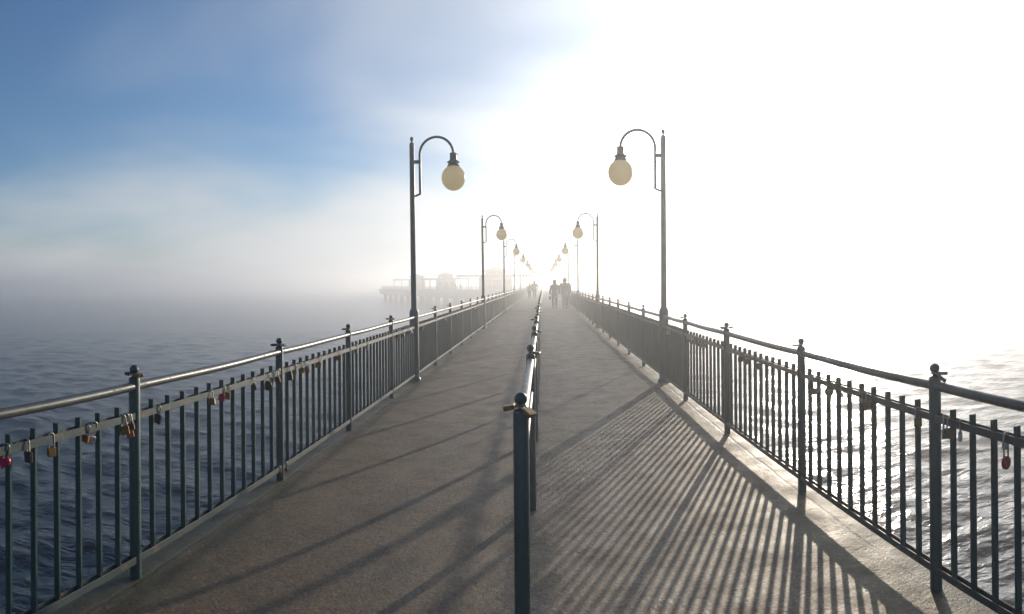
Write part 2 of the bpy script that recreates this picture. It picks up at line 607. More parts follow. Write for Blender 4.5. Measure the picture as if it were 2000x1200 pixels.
def build_sea():
    th = np.concatenate([np.linspace(R(-80), R(80), 720), np.linspace(R(80), R(280), 162)[1:-1]])
    NA = len(th)
    r = [3.0]
    while r[-1] < 2800:
        q = r[-1]
        r.append(q * (1.03 if q < 9 else 1.0088 if q < 75 else 1.02 if q < 250 else 1.07))
    r = np.array(r)
    RR, TT = np.meshgrid(r, th, indexing='ij')
    X, Y = RR * np.sin(TT), RR * np.cos(TT)
    Z = np.zeros_like(X)
    dr = np.gradient(r)[:, None] * np.ones_like(X)
    spacing = np.maximum(dr, RR * 0.004)
    base = R(200)
    NW = 110
    for k in range(NW):
        lam = 0.42 * (3.4 / 0.42) ** ((k + rng.uniform(0, 1)) / NW)
        a = base + rng.normal(0, 0.62)
        kk = 2 * np.pi / lam
        slope = 0.024 * (1.0 if lam < 1.8 else (1.8 / lam) ** 0.8)
        fade = np.clip((lam / spacing - 2.5) / 3.0, 0, 1)
        if fade.max() <= 0:
            continue
        p = kk * (X * np.sin(a) + Y * np.cos(a)) + rng.uniform(0, 6.28)
        Z += fade * slope / kk * (np.sin(p) + 0.22 * np.cos(2 * p))
    V = np.stack([X, Y, Z + WATER_Z], -1).reshape(-1, 3)
    nr = len(r)
    i = np.arange(nr - 1)[:, None] * NA
    j = np.arange(NA)[None, :]
    j2 = (j + 1) % NA
    Q = np.stack([i + j, i + NA + j, i + NA + j2, i + j2], -1).reshape(-1, 4)
    me = bpy.data.meshes.new('sea')
    me.vertices.add(len(V) + 1)
    V = np.vstack([V, [[0, 0, WATER_Z]]])
    me.vertices.foreach_set('co', V.astype(np.float32).ravel())
    tri = np.stack([np.full(NA, len(V) - 1), np.arange(NA), (np.arange(NA) + 1) % NA], -1)
    loops = np.concatenate([Q.ravel(), tri.ravel()]).astype(np.int32)
    me.loops.add(len(loops))
    me.loops.foreach_set('vertex_index', loops)
    nq = len(Q)
    starts = np.concatenate([np.arange(nq) * 4, nq * 4 + np.arange(NA) * 3]).astype(np.int32)
    me.polygons.add(nq + NA)
    me.polygons.foreach_set('loop_start', starts)
    me.polygons.foreach_set('use_smooth', np.ones(nq + NA, dtype=bool))
    me.update(calc_edges=True)
    me.validate()
    # faces up
    me.materials.append(m_water)
    if me.polygons[nq // 2].normal.z < 0:
        me.flip_normals()
    return me


sea = tag(obj('sea', build_sea()), kind='structure')

# ------------------------------------------------------------------ railings
H_CAP, H_HAND, H_UP, H_LOW = 1.03, 0.985, 0.835, 0.10
post_me = MB().lathe([(0.030, -0.03), (0.030, H_CAP - 0.012), (0.027, H_CAP - 0.003), (0.019, H_CAP + 0.003), (0.010, H_CAP + 0.006)], 16).mesh('post', m_paint)
ball = [(0.010, 0.0), (0.010, 0.014)] + [(max(0.0245 * math.sin(a), 0.001), 0.036 - 0.0245 * math.cos(a)) for a in np.linspace(0.45, math.pi, 9)]
fin_me = MB().lathe(ball, 16, (0, 0, H_CAP + 0.004)).mesh('ball_finial', m_paint)
bar_me = MB().box((0, 0, (0.895 + 0.078) / 2), (0.029, 0.0125, 0.895 - 0.078)).mesh('bar', m_paint, 0)
_cache = {}


def rail_mesh(kind, L):
    key = (kind, round(L, 2))
    if key in _cache:
        return _cache[key]
    if kind == 'handrail':
        n = 9
        ph = random.uniform(0, 6)
        me = MB().tube([(0.0, L * k / (n - 1), -0.004 * math.sin(math.pi * k / (n - 1)) + 0.0012 * math.sin(ph + k)) for k in range(n)], 0.023, 14).mesh(kind, m_hand, 50)
    elif kind == 'middle_rail':
        me = MB().tube([(0, 0, 0), (0, L, 0)], 0.0165, 12).mesh(kind, m_hand, 50)
    else:
        me = MB().box((0, L / 2, 0), (0.0075, L, 0.036), bev=0.0012).mesh(kind, m_strip, 30)
    _cache[key] = me
    return me


LAMP_R = 0.072
posts_left = [-6.9, -5.0, -3.1, -1.2, 0.85, 2.80, 4.72, 6.56, 8.50]
posts_right = [-6.9, -5.0, -3.0, -1.1, 0.85, 2.68, 4.38, 6.32, 8.24]
first_lamp = {'l': 10.10, 'r': 9.76}


def stations(pl, lamp0):
    st = [(y, 'p') for y in pl]
    k = 0
    y = lamp0
    while y < PIER_END - 3:
        st.append((y, 'l' if k % 6 == 0 else 'p'))
        y += 2.0
        k += 1
    return st


def build_railing(x, st, label):
    root = obj('pier_railing', None, None, (x, 0, 0))
    tag(root, label, 'railing', 'railings along both edges of the pier')
    nb = 0
    far = MB()
    order = []
    for (a, ka), (b_, kb) in zip(st[:-1], st[1:]):
        ra = LAMP_R - 0.008 if ka == 'l' else 0.022
        rb = LAMP_R - 0.008 if kb == 'l' else 0.022
        L = b_ - a - ra - rb
        obj('handrail', rail_mesh('handrail', L), root, (0, a + ra, H_HAND))
        for sx in (-1, 1):
            obj('upper_rail', rail_mesh('upper_rail', L), root, (sx * 0.0180, a + ra, H_UP))
            obj('lower_rail', rail_mesh('lower_rail', L), root, (sx * 0.0180, a + ra, H_LOW))
        n = max(3, round((b_ - a) / 0.155) - 1)
        for k in range(n):
            order.append(a + (b_ - a) * (k + 1) / (n + 1))
    order = [y for y in order]
    near = [y for y in order if y > 0.8][:296]
    cut = near[-1]
    back = [y for y in order if y <= 0.8]
    for y in near:
        obj('bar', bar_me, root, (random.uniform(-.0006, .0006), y, random.uniform(-0.003, 0.003)), (random.uniform(-.004, .004), 0, random.uniform(-.02, .02)))
    for y in [q for q in order if q > cut] + back:
        far.box((0, y, 0.49), (0.027, 0.011, 0.81))
    tag(obj('bar_row', far.mesh('bar_row', m_paint, 0), root), kind='stuff')
    for y, k in st:
        if k == 'p':
            p = obj('post', post_me, root, (0, y, 0), (0, 0, random.uniform(0, 6)))
            obj('ball_finial', fin_me, p)
    return root


st_l = stations(posts_left, first_lamp['l'])
st_r = stations(posts_right, first_lamp['r'])
build_railing(XL, st_l, 'teal barred railing on the pier edge facing the pavilion landing stage')
build_railing(XR, st_r, 'teal barred railing on the pier edge facing the sunlit sea')


def build_middle():
    root = obj('middle_handrail', None, None, (XC, 0, 0))
    tag(root, 'low two-tube handrail without bars running down the middle of the pier', 'railing')
    ys = [2.47 + 1.93 * k for k in range(0, 68)]
    for k, y in enumerate(ys):
        p = obj('post', post_me, root, (0, y, 0), (0, 0, random.uniform(0, 6)))
        obj('ball_finial', fin_me, p)
        if k:
            obj('handrail', rail_mesh('handrail', 1.93 - 0.044), root, (0, ys[k - 1] + 0.022, H_HAND))
            obj('middle_rail', rail_mesh('middle_rail', 1.93 - 0.044), root, (0, ys[k - 1] + 0.022, 0.775))
    return ys


mid_ys = build_middle()

# ------------------------------------------------------------------ lamps
def build_lamp():
    root = obj('pier_lamp', None)
    sleeve = MB().lathe([(0.094, -0.02), (0.094, 0.035), (0.086, 0.05), (LAMP_R, 0.062), (LAMP_R, 1.06), (LAMP_R - 0.006, 1.085), (0.046, 1.125), (0.040, 1.13)], 20).mesh('base_sleeve', m_lamp, 30)
    obj('base_sleeve', sleeve, root)
    pole = MB().lathe([(0.044, 1.10), (0.041, 2.4), (0.038, 3.66), (0.035, 3.675), (0.014, 3.70)], 18).mesh('pole', m_lamp, 30)
    obj('pole', pole, root)
    fin = [(0.012, 3.695), (0.012, 3.712)] + [(max(0.028 * math.sin(a), 0.002), 3.748 - 0.036 * math.cos(a)) for a in np.linspace(0.4, math.pi, 9)]
    obj('finial', MB().lathe(fin, 16).mesh('finial', m_lamp, 50), root)
    # bracket and swan-neck arm in the local +x direction
    obj('bracket', MB().box((0.07, 0, 3.39), (0.13, 0.022, 0.055), bev=0.004).mesh('bracket', m_lamp), root)
    obj('bracket', MB().tube([(0.02, 0, 2.855), (0.075, 0, 2.873), (0.125, 0, 2.895)], 0.016, 8).mesh('bracket', m_lamp), root)
    pts = [(0.122, 0, 2.885), (0.122, 0, 3.2), (0.122, 0, 3.46)]
    cx, rx, rz = 0.382, 0.26, 0.265
    for a in np.linspace(math.pi, 0.0, 19):
        pts.append((cx + rx * math.cos(a), 0, 3.50 + rz * math.sin(a)))
    pts.append((cx + rx, 0, 3.47))
    obj('swan_neck_arm', MB().tube(pts, 0.0195, 12).mesh('swan_neck_arm', m_lamp, 60), root)
    gx = cx + rx
    hold = obj('lamp_holder', MB().lathe([(0.020, 3.515), (0.048, 3.508), (0.053, 3.50), (0.053, 3.405), (0.060, 3.395), (0.095, 3.372), (0.099, 3.364), (0.088, 3.358), (0.074, 3.352), (0.082, 3.33), (0.098, 3.305), (0.09, 3.30)], 24, (gx, 0, 0)).mesh('lamp_holder', m_lamp, 30), root)
    obj('screw', MB().tube([(gx + 0.04, 0, 3.49), (gx + 0.075, 0, 3.486)], 0.007, 8).mesh('screw', m_lamp), hold)
    gl = [(max(0.185 * math.sin(a), 0.001), 3.125 - 0.197 * math.cos(a)) for a in np.linspace(0.0, math.pi - 0.50, 22)]
    obj('globe', MB().lathe(gl, 32, (gx, 0, 0)).mesh('globe', m_globe, 60), root)
    return root


lamp0 = build_lamp()
first = True
for side, x, st in (('l', XL, st_l), ('r', XR, st_r)):
    for y, k in st:
        if k != 'l':
            continue
        o = lamp0 if first else copy_tree(lamp0)
        first = False
        o.location = (x, y, 0)
        o.rotation_euler = (random.uniform(-.006, .006), random.uniform(-.006, .006), (0 if side == 'l' else math.pi) + random.uniform(-.05, .05))
        if y < 12:
            tag(o, 'tall globe lamp with a maroon heart padlock against its base sleeve' if side == 'l' else
                'tall globe lamp with the crowd of five padlocks just before its base sleeve', 'lamp', 'lamps along the pier walkway')
        elif side == 'l':
            tag(o, 'fog-faded swan-neck globe lamp standing in the railing that faces the landing stage', 'lamp', 'lamps in the railing facing the landing stage')
        else:
            tag(o, 'fog-faded swan-neck globe lamp standing in the railing that faces the sunlit sea', 'lamp', 'lamps in the railing facing the sunlit sea')

# ------------------------------------------------------------------ padlocks
_lk = {}


def shackle_mesh(w, h):
    key = ('s', w, h)
    if key not in _lk:
        pts = [(-w / 2, 0, -0.014), (-w / 2, 0, h - w / 2)]
        pts += [(w / 2 * math.cos(a), 0, h - w / 2 + w / 2 * math.sin(a)) for a in np.linspace(math.pi, 0, 11)]
        pts += [(w / 2, 0, h - w / 2), (w / 2, 0, -0.014)]
        _lk[key] = MB().tube(pts, 0.0037, 8).mesh('shackle', m_shackle, 60)
    return _lk[key]


def body_mesh(shape, col, bw, bh):
    key = (shape, col, bw, bh)
    if key in _lk:
        return _lk[key]
    d = 0.017
    if shape == 'heart' or shape == 'round':
        poly = []
        for a in np.linspace(0, 2 * math.pi, 28, endpoint=False):
            if shape == 'heart':
                hx = 16 * math.sin(a) ** 3
                hz = 13 * math.cos(a) - 5 * math.cos(2 * a) - 2 * math.cos(3 * a) - math.cos(4 * a)
                poly.append((hx / 32 * bw, hz / 29 * bh - bh * 0.42))
            else:
                poly.append((bw / 2 * math.sin(a), bh / 2 * math.cos(a) - bh * 0.46))
        mb = MB()
        n = len(poly)
        cz = sum(p[1] for p in poly) / n
        vs, fs = [], []
        for yy, s in ((-d / 2, 0.86), (-d / 2 + 0.003, 1), (d / 2 - 0.003, 1), (d / 2, 0.86)):
            vs += [(px_ * s, yy, cz + (pz - cz) * s) for px_, pz in poly]
        for r_ in range(3):
            for k in range(n):
                fs.append((r_ * n + k, r_ * n + (k + 1) % n, (r_ + 1) * n + (k + 1) % n, (r_ + 1) * n + k))
        fs.append(tuple(reversed(range(n)))); fs.append(tuple(range(3 * n, 4 * n)))
        mb.add(vs, fs)
        me = mb.mesh('lock_body', LM[col], 40)
    else:
        mb = MB().box((0, 0, -bh / 2), (bw, d, bh), bev=0.0028)
        me = mb.mesh('lock_body', LM[col], 40)
    _lk[key] = me
    return me


band_me = {}


def padlock(loc, rot, shape, col, bw, bh, sw, sh, label, group=None):
    root = obj('padlock', None, None, loc, rot)
    b_ = obj('lock_body', body_mesh(shape, col, bw, bh), root)
    obj('shackle', shackle_mesh(sw, sh), root)
    if shape == 'box':
        key = (bw, bh)
        if key not in band_me:
            band_me[key] = MB().lathe([(0.0052, -0.0016), (0.0052, 0.001), (0.002, 0.001)], 12).mesh('keyhole', LM['steel'])
        k = obj('keyhole', band_me[key], b_, (0, 0, -bh + 0.0008), (math.pi, 0, 0))
    tag(root, label, 'padlock', group)
    return root


SIDE = {'l': ('landing-stage railing', XL, 1), 'r': ('sunlit-sea railing', XR, -1)}


def hang(side, y, shape, col, label, bw=0.046, bh=0.040, sw=0.028, sh=0.052, tilt=None, yaw=None, low=False):
    """padlock whose shackle is hooked over the deck-side strip of a rail"""
    _, x, inn = SIDE[side]
    zt = (H_LOW if low else H_UP) + 0.018 + 0.004          # inside top of the shackle rests on the strip
    tilt = random.uniform(-.25, .25) if tilt is None else tilt
    yaw = random.uniform(-.6, .6) if yaw is None else yaw
    xs = x + inn * 0.0175
    o = padlock((xs, y, zt), (0, 0, 0), shape, col, bw, bh, sw, sh, label)
    rotm = Matrix.Rotation(yaw, 3, 'Z') @ Matrix.Rotation(tilt * inn, 3, 'Y')
    o.rotation_euler = rotm.to_euler()
    o.location = Vector((xs, y, zt)) - rotm @ Vector((0, 0, sh - 0.0037))
    return o


def on_post(side, y, ang, shape, col, label, bw=0.046, bh=0.042, dip=0.12, sw=0.030, sh=0.040):
    """padlock lying round the neck under a ball finial, body sticking out at angle ang (0 = +x)"""
    x = XC if side == 'c' else SIDE[side][1]
    rotm = Matrix.Rotation(ang, 3, 'Z') @ Matrix.Rotation(R(-90) + dip, 3, 'Y') @ Matrix.Rotation(R(0), 3, 'Z')
    # body hangs to local -z; after the turn that is outwards.  shackle plane = local xz -> make it lie flat
    rotm = Matrix.Rotation(ang, 3, 'Z') @ Matrix.Rotation(-dip, 3, 'Y').transposed() @ Matrix(((0, 0, -1), (1, 0, 0), (0, -1, 0)))
    o = padlock((0, 0, 0), (0, 0, 0), shape, col, bw, bh, sw, sh, label)
    o.rotation_euler = rotm.to_euler()
    zc = H_CAP + 0.016
    o.location = Vector((x, y, zc)) - rotm @ Vector((0, 0, sh - 0.0037 - 0.013))
    return o


def zl(px):
    return -XL / math.tan((1060 - px) / F)


def zr(px):
    return XR / math.tan((px - 1060) / F)


# landing-stage side, walking towards the first lamp
L_LIST = [
    (6, 'heart', 'crimson', 'large crimson heart padlock on the landing-stage railing', dict(bw=0.062, bh=0.056)),
    (46, 'box', 'black', 'square black padlock with pale base between crimson heart lock and thin brass lock', dict(bw=0.056, bh=0.046)),
    (92, 'box', 'brass', 'thin brass padlock hanging edge-on, alone between two black padlocks', dict(bw=0.040, bh=0.040, yaw=1.3, sh=0.062)),
    (163, 'box', 'orange', 'small orange padlock tucked behind a long-shackled silver one', dict(bw=0.036, bh=0.034)),
    (178, 'box', 'silver', 'silver padlock on a long leaning shackle beside a small orange padlock', dict(bw=0.048, bh=0.040, yaw=1.1, tilt=0.3, sh=0.066)),
    (231, 'box', 'brass', 'brass padlock in the trio of locks beside a railing post', dict(bw=0.042, bh=0.044, yaw=0.9, sh=0.058)),
    (238, 'box', 'orange', 'lower orange padlock in the trio beside a railing post', dict(bw=0.036, bh=0.040, sh=0.085, yaw=1.0)),
    (243, 'box', 'brown', 'rusty brown padlock of the trio, tight against the railing post', dict(bw=0.040, bh=0.034)),
    (303, 'box', 'black', 'wide black padlock hanging alone, just past the trio of locks', dict(bw=0.066, bh=0.050, yaw=-0.2, tilt=0.25, sw=0.036)),
    (404, 'box', 'bronze', 'small dark bronze padlock just before the red padlock', dict(bw=0.044, bh=0.040)),
    (430, 'box', 'red', 'red rectangular padlock on the landing-stage railing', dict(bw=0.048, bh=0.046, tilt=0.2)),
    (440, 'box', 'olive', 'dull olive padlock directly beside the red rectangular padlock', dict(bw=0.040, bh=0.046)),
    (486, 'box', 'black', 'little black padlock hidden behind a bar near a post', dict(bw=0.036, bh=0.040)),
    (518, 'round', 'black', 'large round black padlock in the bunch before a post', dict(bw=0.060, bh=0.072, sh=0.064)),
    (527, 'box', 'brass', 'small brass padlock in the bunch beside the large round black lock', dict(bw=0.034, bh=0.032)),
    (533, 'box', 'brown', 'maroon padlock in the bunch beside the post', dict(bw=0.046, bh=0.044)),
    (540, 'box', 'silver', 'slim silver padlock on a leaning shackle tight against the post', dict(bw=0.040, bh=0.040, yaw=1.2, tilt=0.4, sh=0.060)),
    (557, 'box', 'black', 'tall black padlock just beyond the post with red lock on top', dict(bw=0.048, bh=0.072, sh=0.040)),
    (571, 'box', 'olive', 'olive padlock between a tall black lock and a brass one', dict(bw=0.048, bh=0.046)),
    (582, 'box', 'brass', 'bright brass padlock between the olive and the maroon padlocks', dict(bw=0.040, bh=0.038, yaw=0.9)),
    (590, 'box', 'brown', 'maroon padlock at the end of the row of four', dict(bw=0.052, bh=0.044)),
    (618, 'box', 'bronze', 'square bronze padlock hanging alone in mid bay', dict(bw=0.054, bh=0.050, yaw=0.1)),
    (656, 'box', 'bronze', 'wide dark bronze padlock just before a post', dict(bw=0.060, bh=0.046)),
    (692, 'box', 'bronze', 'tilted bronze padlock just beyond a post, in the bay two short of the lamp', dict(bw=0.060, bh=0.046, tilt=0.4)),
    (713, 'box', 'steel', 'small grey steel padlock hanging alone beyond the tilted bronze one', dict(bw=0.046, bh=0.050)),
    (774, 'box', 'olive', 'olive padlock in the short bay before the lamp', dict(bw=0.056, bh=0.050)),
    (781, 'box', 'black', 'black padlock in the short bay before the lamp', dict(bw=0.056, bh=0.050)),
    (793, 'heart', 'brown', 'maroon heart padlock close against the lamp sleeve', dict(bw=0.062, bh=0.058)),
    (796, 'box', 'steel', 'steel padlock bunched with a maroon heart against the lamp sleeve', dict(bw=0.044, bh=0.050, tilt=-0.4)),
    (818, 'box', 'olive', 'olive padlock just beyond the lamp sleeve', dict(bw=0.056, bh=0.050)),
    (822, 'box', 'brass', 'brass padlock just beyond the lamp sleeve beside the olive one', dict(bw=0.052, bh=0.048)),
    (868, 'box', 'silver', 'pale silver padlock in the second bay beyond the lamp', dict(bw=0.056, bh=0.05)),
    (890, 'box', 'steel', 'grey steel padlock in the third bay beyond the lamp', dict(bw=0.06, bh=0.055)),
    (926, 'box', 'silver', 'pale silver padlock, one bay short of the next lamp', dict(bw=0.06, bh=0.055)),
    (929, 'box', 'brass', 'brass padlock, one bay short of the next lamp', dict(bw=0.06, bh=0.055)),
]
for p, shape, col, lab, kw in L_LIST:
    hang('l', zl(p), shape, col, lab, **kw)
hang('l', 4.655, 'box', 'black', 'black padlock on the bottom rail at the foot of a post', low=True, bw=0.04, bh=0.036, tilt=0.0, sh=0.048)
hang('l', 4.80, 'box', 'bronze', 'bronze padlock on the bottom rail just beyond the same post foot', low=True, bw=0.034, bh=0.034, tilt=0.1, sh=0.048)

R_LIST = [
    (1969, 'round', 'red', 'round red padlock hooked low on the sunlit-sea railing', dict(bw=0.050, bh=0.056, sh=0.100, yaw=0.2, tilt=0.0)),
    (1969.5, 'box', 'silver', 'small silver padlock at the shackle of the round red one', dict(bw=0.026, bh=0.024, sh=0.045)),
    (1880, 'box', 'silver', 'slim silver padlock beside an olive one near the post', dict(bw=0.032, bh=0.044, yaw=0.8)),
    (1860, 'box', 'olive', 'wide olive padlock next to the post on the sunlit-sea railing', dict(bw=0.056, bh=0.048)),
    (1847, 'box', 'steel', 'narrow steel padlock swinging against the post on the sunlit-sea railing', dict(bw=0.030, bh=0.046, yaw=0.9, sh=0.066)),
    (1796, 'box', 'bronze', 'bronze padlock alone in front of a bar near the post', dict(bw=0.040, bh=0.046)),
    (1683, 'box', 'silver', 'silver padlock swung aside in the bunch of three on one bar', dict(bw=0.044, bh=0.042, tilt=0.5)),
    (1690, 'box', 'olive', 'long olive padlock in the bunch of three on one bar', dict(bw=0.044, bh=0.060)),
    (1698, 'heart', 'bronze', 'bronze heart padlock in the bunch of three on one bar', dict(bw=0.056, bh=0.05)),
    (1620, 'heart', 'olive', 'big olive heart padlock beside a long steel one', dict(bw=0.080, bh=0.074)),
    (1632, 'box', 'steel', 'long steel padlock splayed out beside the big heart lock', dict(bw=0.036, bh=0.066, tilt=0.5)),
    (1594, 'box', 'bronze', 'bronze padlock dangling low beside a post', dict(bw=0.048, bh=0.044, sh=0.085)),
    (1588, 'box', 'black', 'black padlock above the dangling bronze one', dict(bw=0.052, bh=0.044)),
    (1600, 'box', 'steel', 'small steel padlock beside the dangling bronze one', dict(bw=0.034, bh=0.036, sh=0.07)),
    (1482, 'box', 'olive', 'olive padlock beyond the pair, mid bay on the sunlit-sea railing', dict(bw=0.056, bh=0.054)),
    (1460, 'box', 'bronze', 'bronze padlock of a close pair near a post', dict(bw=0.060, bh=0.050)),
    (1449, 'box', 'black', 'black padlock of a close pair near a post', dict(bw=0.056, bh=0.044)),
    (1376, 'box', 'olive', 'wide olive padlock in the crowd of five before the lamp', dict(bw=0.066, bh=0.050)),
    (1369, 'box', 'black', 'wide black padlock in the crowd of five before the lamp', dict(bw=0.066, bh=0.050)),
    (1358, 'box', 'bronze', 'bronze padlock in the crowd of five before the lamp', dict(bw=0.060, bh=0.055)),
    (1353, 'box', 'steel', 'steel padlock in the crowd of five before the lamp', dict(bw=0.056, bh=0.050)),
    (1348, 'heart', 'brown', 'maroon heart padlock in the crowd of five before the lamp', dict(bw=0.066, bh=0.060)),
    (1308, 'box', 'olive', 'olive padlock close to the lamp sleeve on the sunlit-sea railing', dict(bw=0.060, bh=0.055)),
]
for p, shape, col, lab, kw in R_LIST:
    hang('r', zr(p), shape, col, lab, **kw)

P_LIST = [
    ('l', 2.80, 2.7, 'box', 'black', 'black padlock round the ball neck of the post by the trio of locks'),
    ('l', 2.80, -0.5, 'box', 'bronze', 'bronze padlock round the ball neck of the post by the trio of locks'),
    ('l', 4.72, 3.3, 'heart', 'red', 'red heart padlock on top of a railing post'),
    ('l', 4.72, -2.4, 'box', 'black', 'black padlock beside a red heart on top of a railing post'),
    ('l', 4.72, -0.3, 'box', 'silver', 'silver padlock beside a red heart on top of a railing post'),
    ('l', 6.56, 3.2, 'box', 'black', 'black padlock lying on a post top, two posts short of the lamp'),
    ('l', 6.56, -2.2, 'box', 'bronze', 'bronze padlock lying on a post top, two posts short of the lamp'),
    ('l', 8.50, -0.5, 'heart', 'brown', 'maroon heart padlock on the post top just before the lamp'),
    ('l', 8.50, 2.9, 'box', 'black', 'black padlock on the post top just before the lamp'),
    ('l', 8.50, -1.6, 'box', 'steel', 'steel padlock on the post top just before the lamp'),
    ('l', 12.10, 3.0, 'box', 'black', 'black padlock on the first post top beyond the lamp'),
    ('l', 14.10, 3.0, 'box', 'bronze', 'bronze padlock on the second post top beyond the lamp'),
    ('l', 16.10, 0.2, 'box', 'black', 'black padlock on the third post top beyond the lamp'),
    ('c', mid_ys[0], 3.1, 'box', 'brass', 'brass padlock sticking out level from the end post of the middle handrail'),
    ('c', mid_ys[0], -0.6, 'box', 'bronze', 'bronze padlock drooping from the end post of the middle handrail'),
    ('c', mid_ys[1], -0.3, 'box', 'brass', 'brass padlock on the second post of the middle handrail'),
    ('c', mid_ys[2], 0.2, 'box', 'steel', 'steel padlock on the third post of the middle handrail'),
    ('c', mid_ys[3], 2.9, 'box', 'black', 'black padlock on the fourth post of the middle handrail'),
    ('c', mid_ys[4], -0.4, 'box', 'bronze', 'bronze padlock on the fifth post of the middle handrail'),
    ('c', mid_ys[5], 3.1, 'box', 'black', 'black padlock on the sixth post of the middle handrail'),
    ('c', mid_ys[6], 0.0, 'box', 'brown', 'maroon padlock on the seventh post of the middle handrail'),
    ('r', 2.68, 0.1, 'box', 'silver', 'silver padlock sticking out level from a post top above the olive lock'),
    ('r', 2.68, -0.5, 'box', 'bronze', 'bronze padlock drooping from a post top above the olive lock'),
    ('r', 4.38, 3.3, 'box', 'steel', 'steel padlock on the post top beside the dangling bronze lock'),
    ('r', 4.38, 2.5, 'heart', 'bronze', 'bronze heart padlock on the post top beside the dangling bronze lock'),
    ('r', 6.32, 3.0, 'heart', 'olive', 'olive heart padlock in the thick bunch on a post top'),
    ('r', 6.32, -2.3, 'box', 'black', 'black padlock in the thick bunch on a post top'),
    ('r', 6.32, 2.1, 'box', 'bronze', 'bronze padlock in the thick bunch on a post top'),
    ('r', 6.32, -0.3, 'box', 'steel', 'steel padlock in the thick bunch on a post top'),
    ('r', 8.24, 3.1, 'box', 'black', 'lone black padlock on the post top before the sunlit-sea lamp'),
    ('r', 13.76, 3.1, 'box', 'bronze', 'lone bronze padlock on a post top beyond the sunlit-sea lamp'),
    ('r', 15.76, 0.0, 'box', 'black', 'lone black padlock on a post top farther beyond the sunlit-sea lamp'),
]
for s, y, ang, shape, col, lab in P_LIST:
    on_post(s, y, ang, shape, col, lab, dip=random.uniform(0.0, 0.2) + (0.5 if 'droop' in lab else 0))

# ------------------------------------------------------------------ the landing stage with its pavilions
A0 = Vector((-4.0, 118.0, 0))
AZ = R(27)
D = Vector((-math.sin(AZ), math.cos(AZ), 0))
P = Vector((math.cos(AZ), math.sin(AZ), 0))
ROT = math.atan2(D.y, D.x)       # local +x runs along the stage, local -y is the side away from the pier's root
TOP = -0.06


def wing(t, p, z=0.0):
    return A0 + D * t + P * p + Vector((0, 0, z))


STAGE_W, STAGE_L = 15.0, 112.0
stage = obj('landing_stage_deck', None, None, tuple(wing(0, 0)), (0, 0, ROT))
tag(stage, kind='structure')
obj('slab', MB().box((STAGE_L / 2 - 6, -STAGE_W / 2, TOP - 0.45), (STAGE_L + 12, STAGE_W, 0.9), bev=0.03).mesh('slab', m_conc), stage)
ebeam = MB().box((STAGE_L / 2 - 6, -0.6, TOP - 1.33), (STAGE_L + 11, 0.7, 0.86), bev=0.03).mesh('edge_beam', m_conc)
obj('edge_beam', ebeam, stage)
obj('edge_beam', ebeam, stage, (0, -STAGE_W + 1.4, 0))
spile = MB().box((0, 0, (-4.5 - 1.6) / 2), (1.05, 1.05, 2.9), bev=0.06).mesh('pile', m_conc)
t = 1.5
while t < STAGE_L - 4:
    for p in (0.62, STAGE_W - 0.82):
        obj('pile', spile, stage, (t, -p, 0))
    t += 6.9

# railing of the landing stage
sr = obj('landing_stage_railing', None, None, tuple(wing(0, 0.35)), (0, 0, ROT))
tag(sr, 'faint railing along the near edge of the landing stage in the fog', 'railing')
rl = STAGE_L - 2
srail = MB().tube([(0.5, 0, 0), (rl, 0, 0)], 0.025, 8).mesh('handrail', m_paint)
obj('handrail', srail, sr, (0, 0, TOP + 1.0))
obj('upper_rail', srail, sr, (0, 0, TOP + 0.84))
obj('lower_rail', srail, sr, (0, 0, TOP + 0.12))
fb = MB()
for k in range(int((rl - 1) / 0.18)):
    fb.box((0.6 + k * 0.18, 0, TOP + 0.47), (0.012, 0.027, 0.80))
tag(obj('bar_row', fb.mesh('bar_row', m_paint, 0), sr), kind='stuff')
t = 0.6
while t < rl:
    q = obj('post', post_me, sr, (t, 0, TOP))
    t += 2.0

# the railing closing the end of the pier
er = obj('end_railing', None, None, (0, PIER_END - 0.15, 0))
tag(er, 'pale railing closing the far end of the pier walkway', 'railing')
XW = XR + EDGE - (XL - EDGE) - 0.12
for nme, z in (('handrail', H_HAND), ('upper_rail', H_UP), ('lower_rail', H_LOW)):
    obj(nme, MB().tube([(XL, 0, 0), (XR, 0, 0)], 0.024, 8).mesh(nme, m_strip), er, (0, 0, z))
for k in range(22):
    obj('bar', bar_me, er, (XL + (k + 0.5) * (XR - XL) / 22, 0, 0), (0, 0, R(90)))
for x in (XL, XC, XR):
    obj('post', post_me, er, (x, 0, 0))


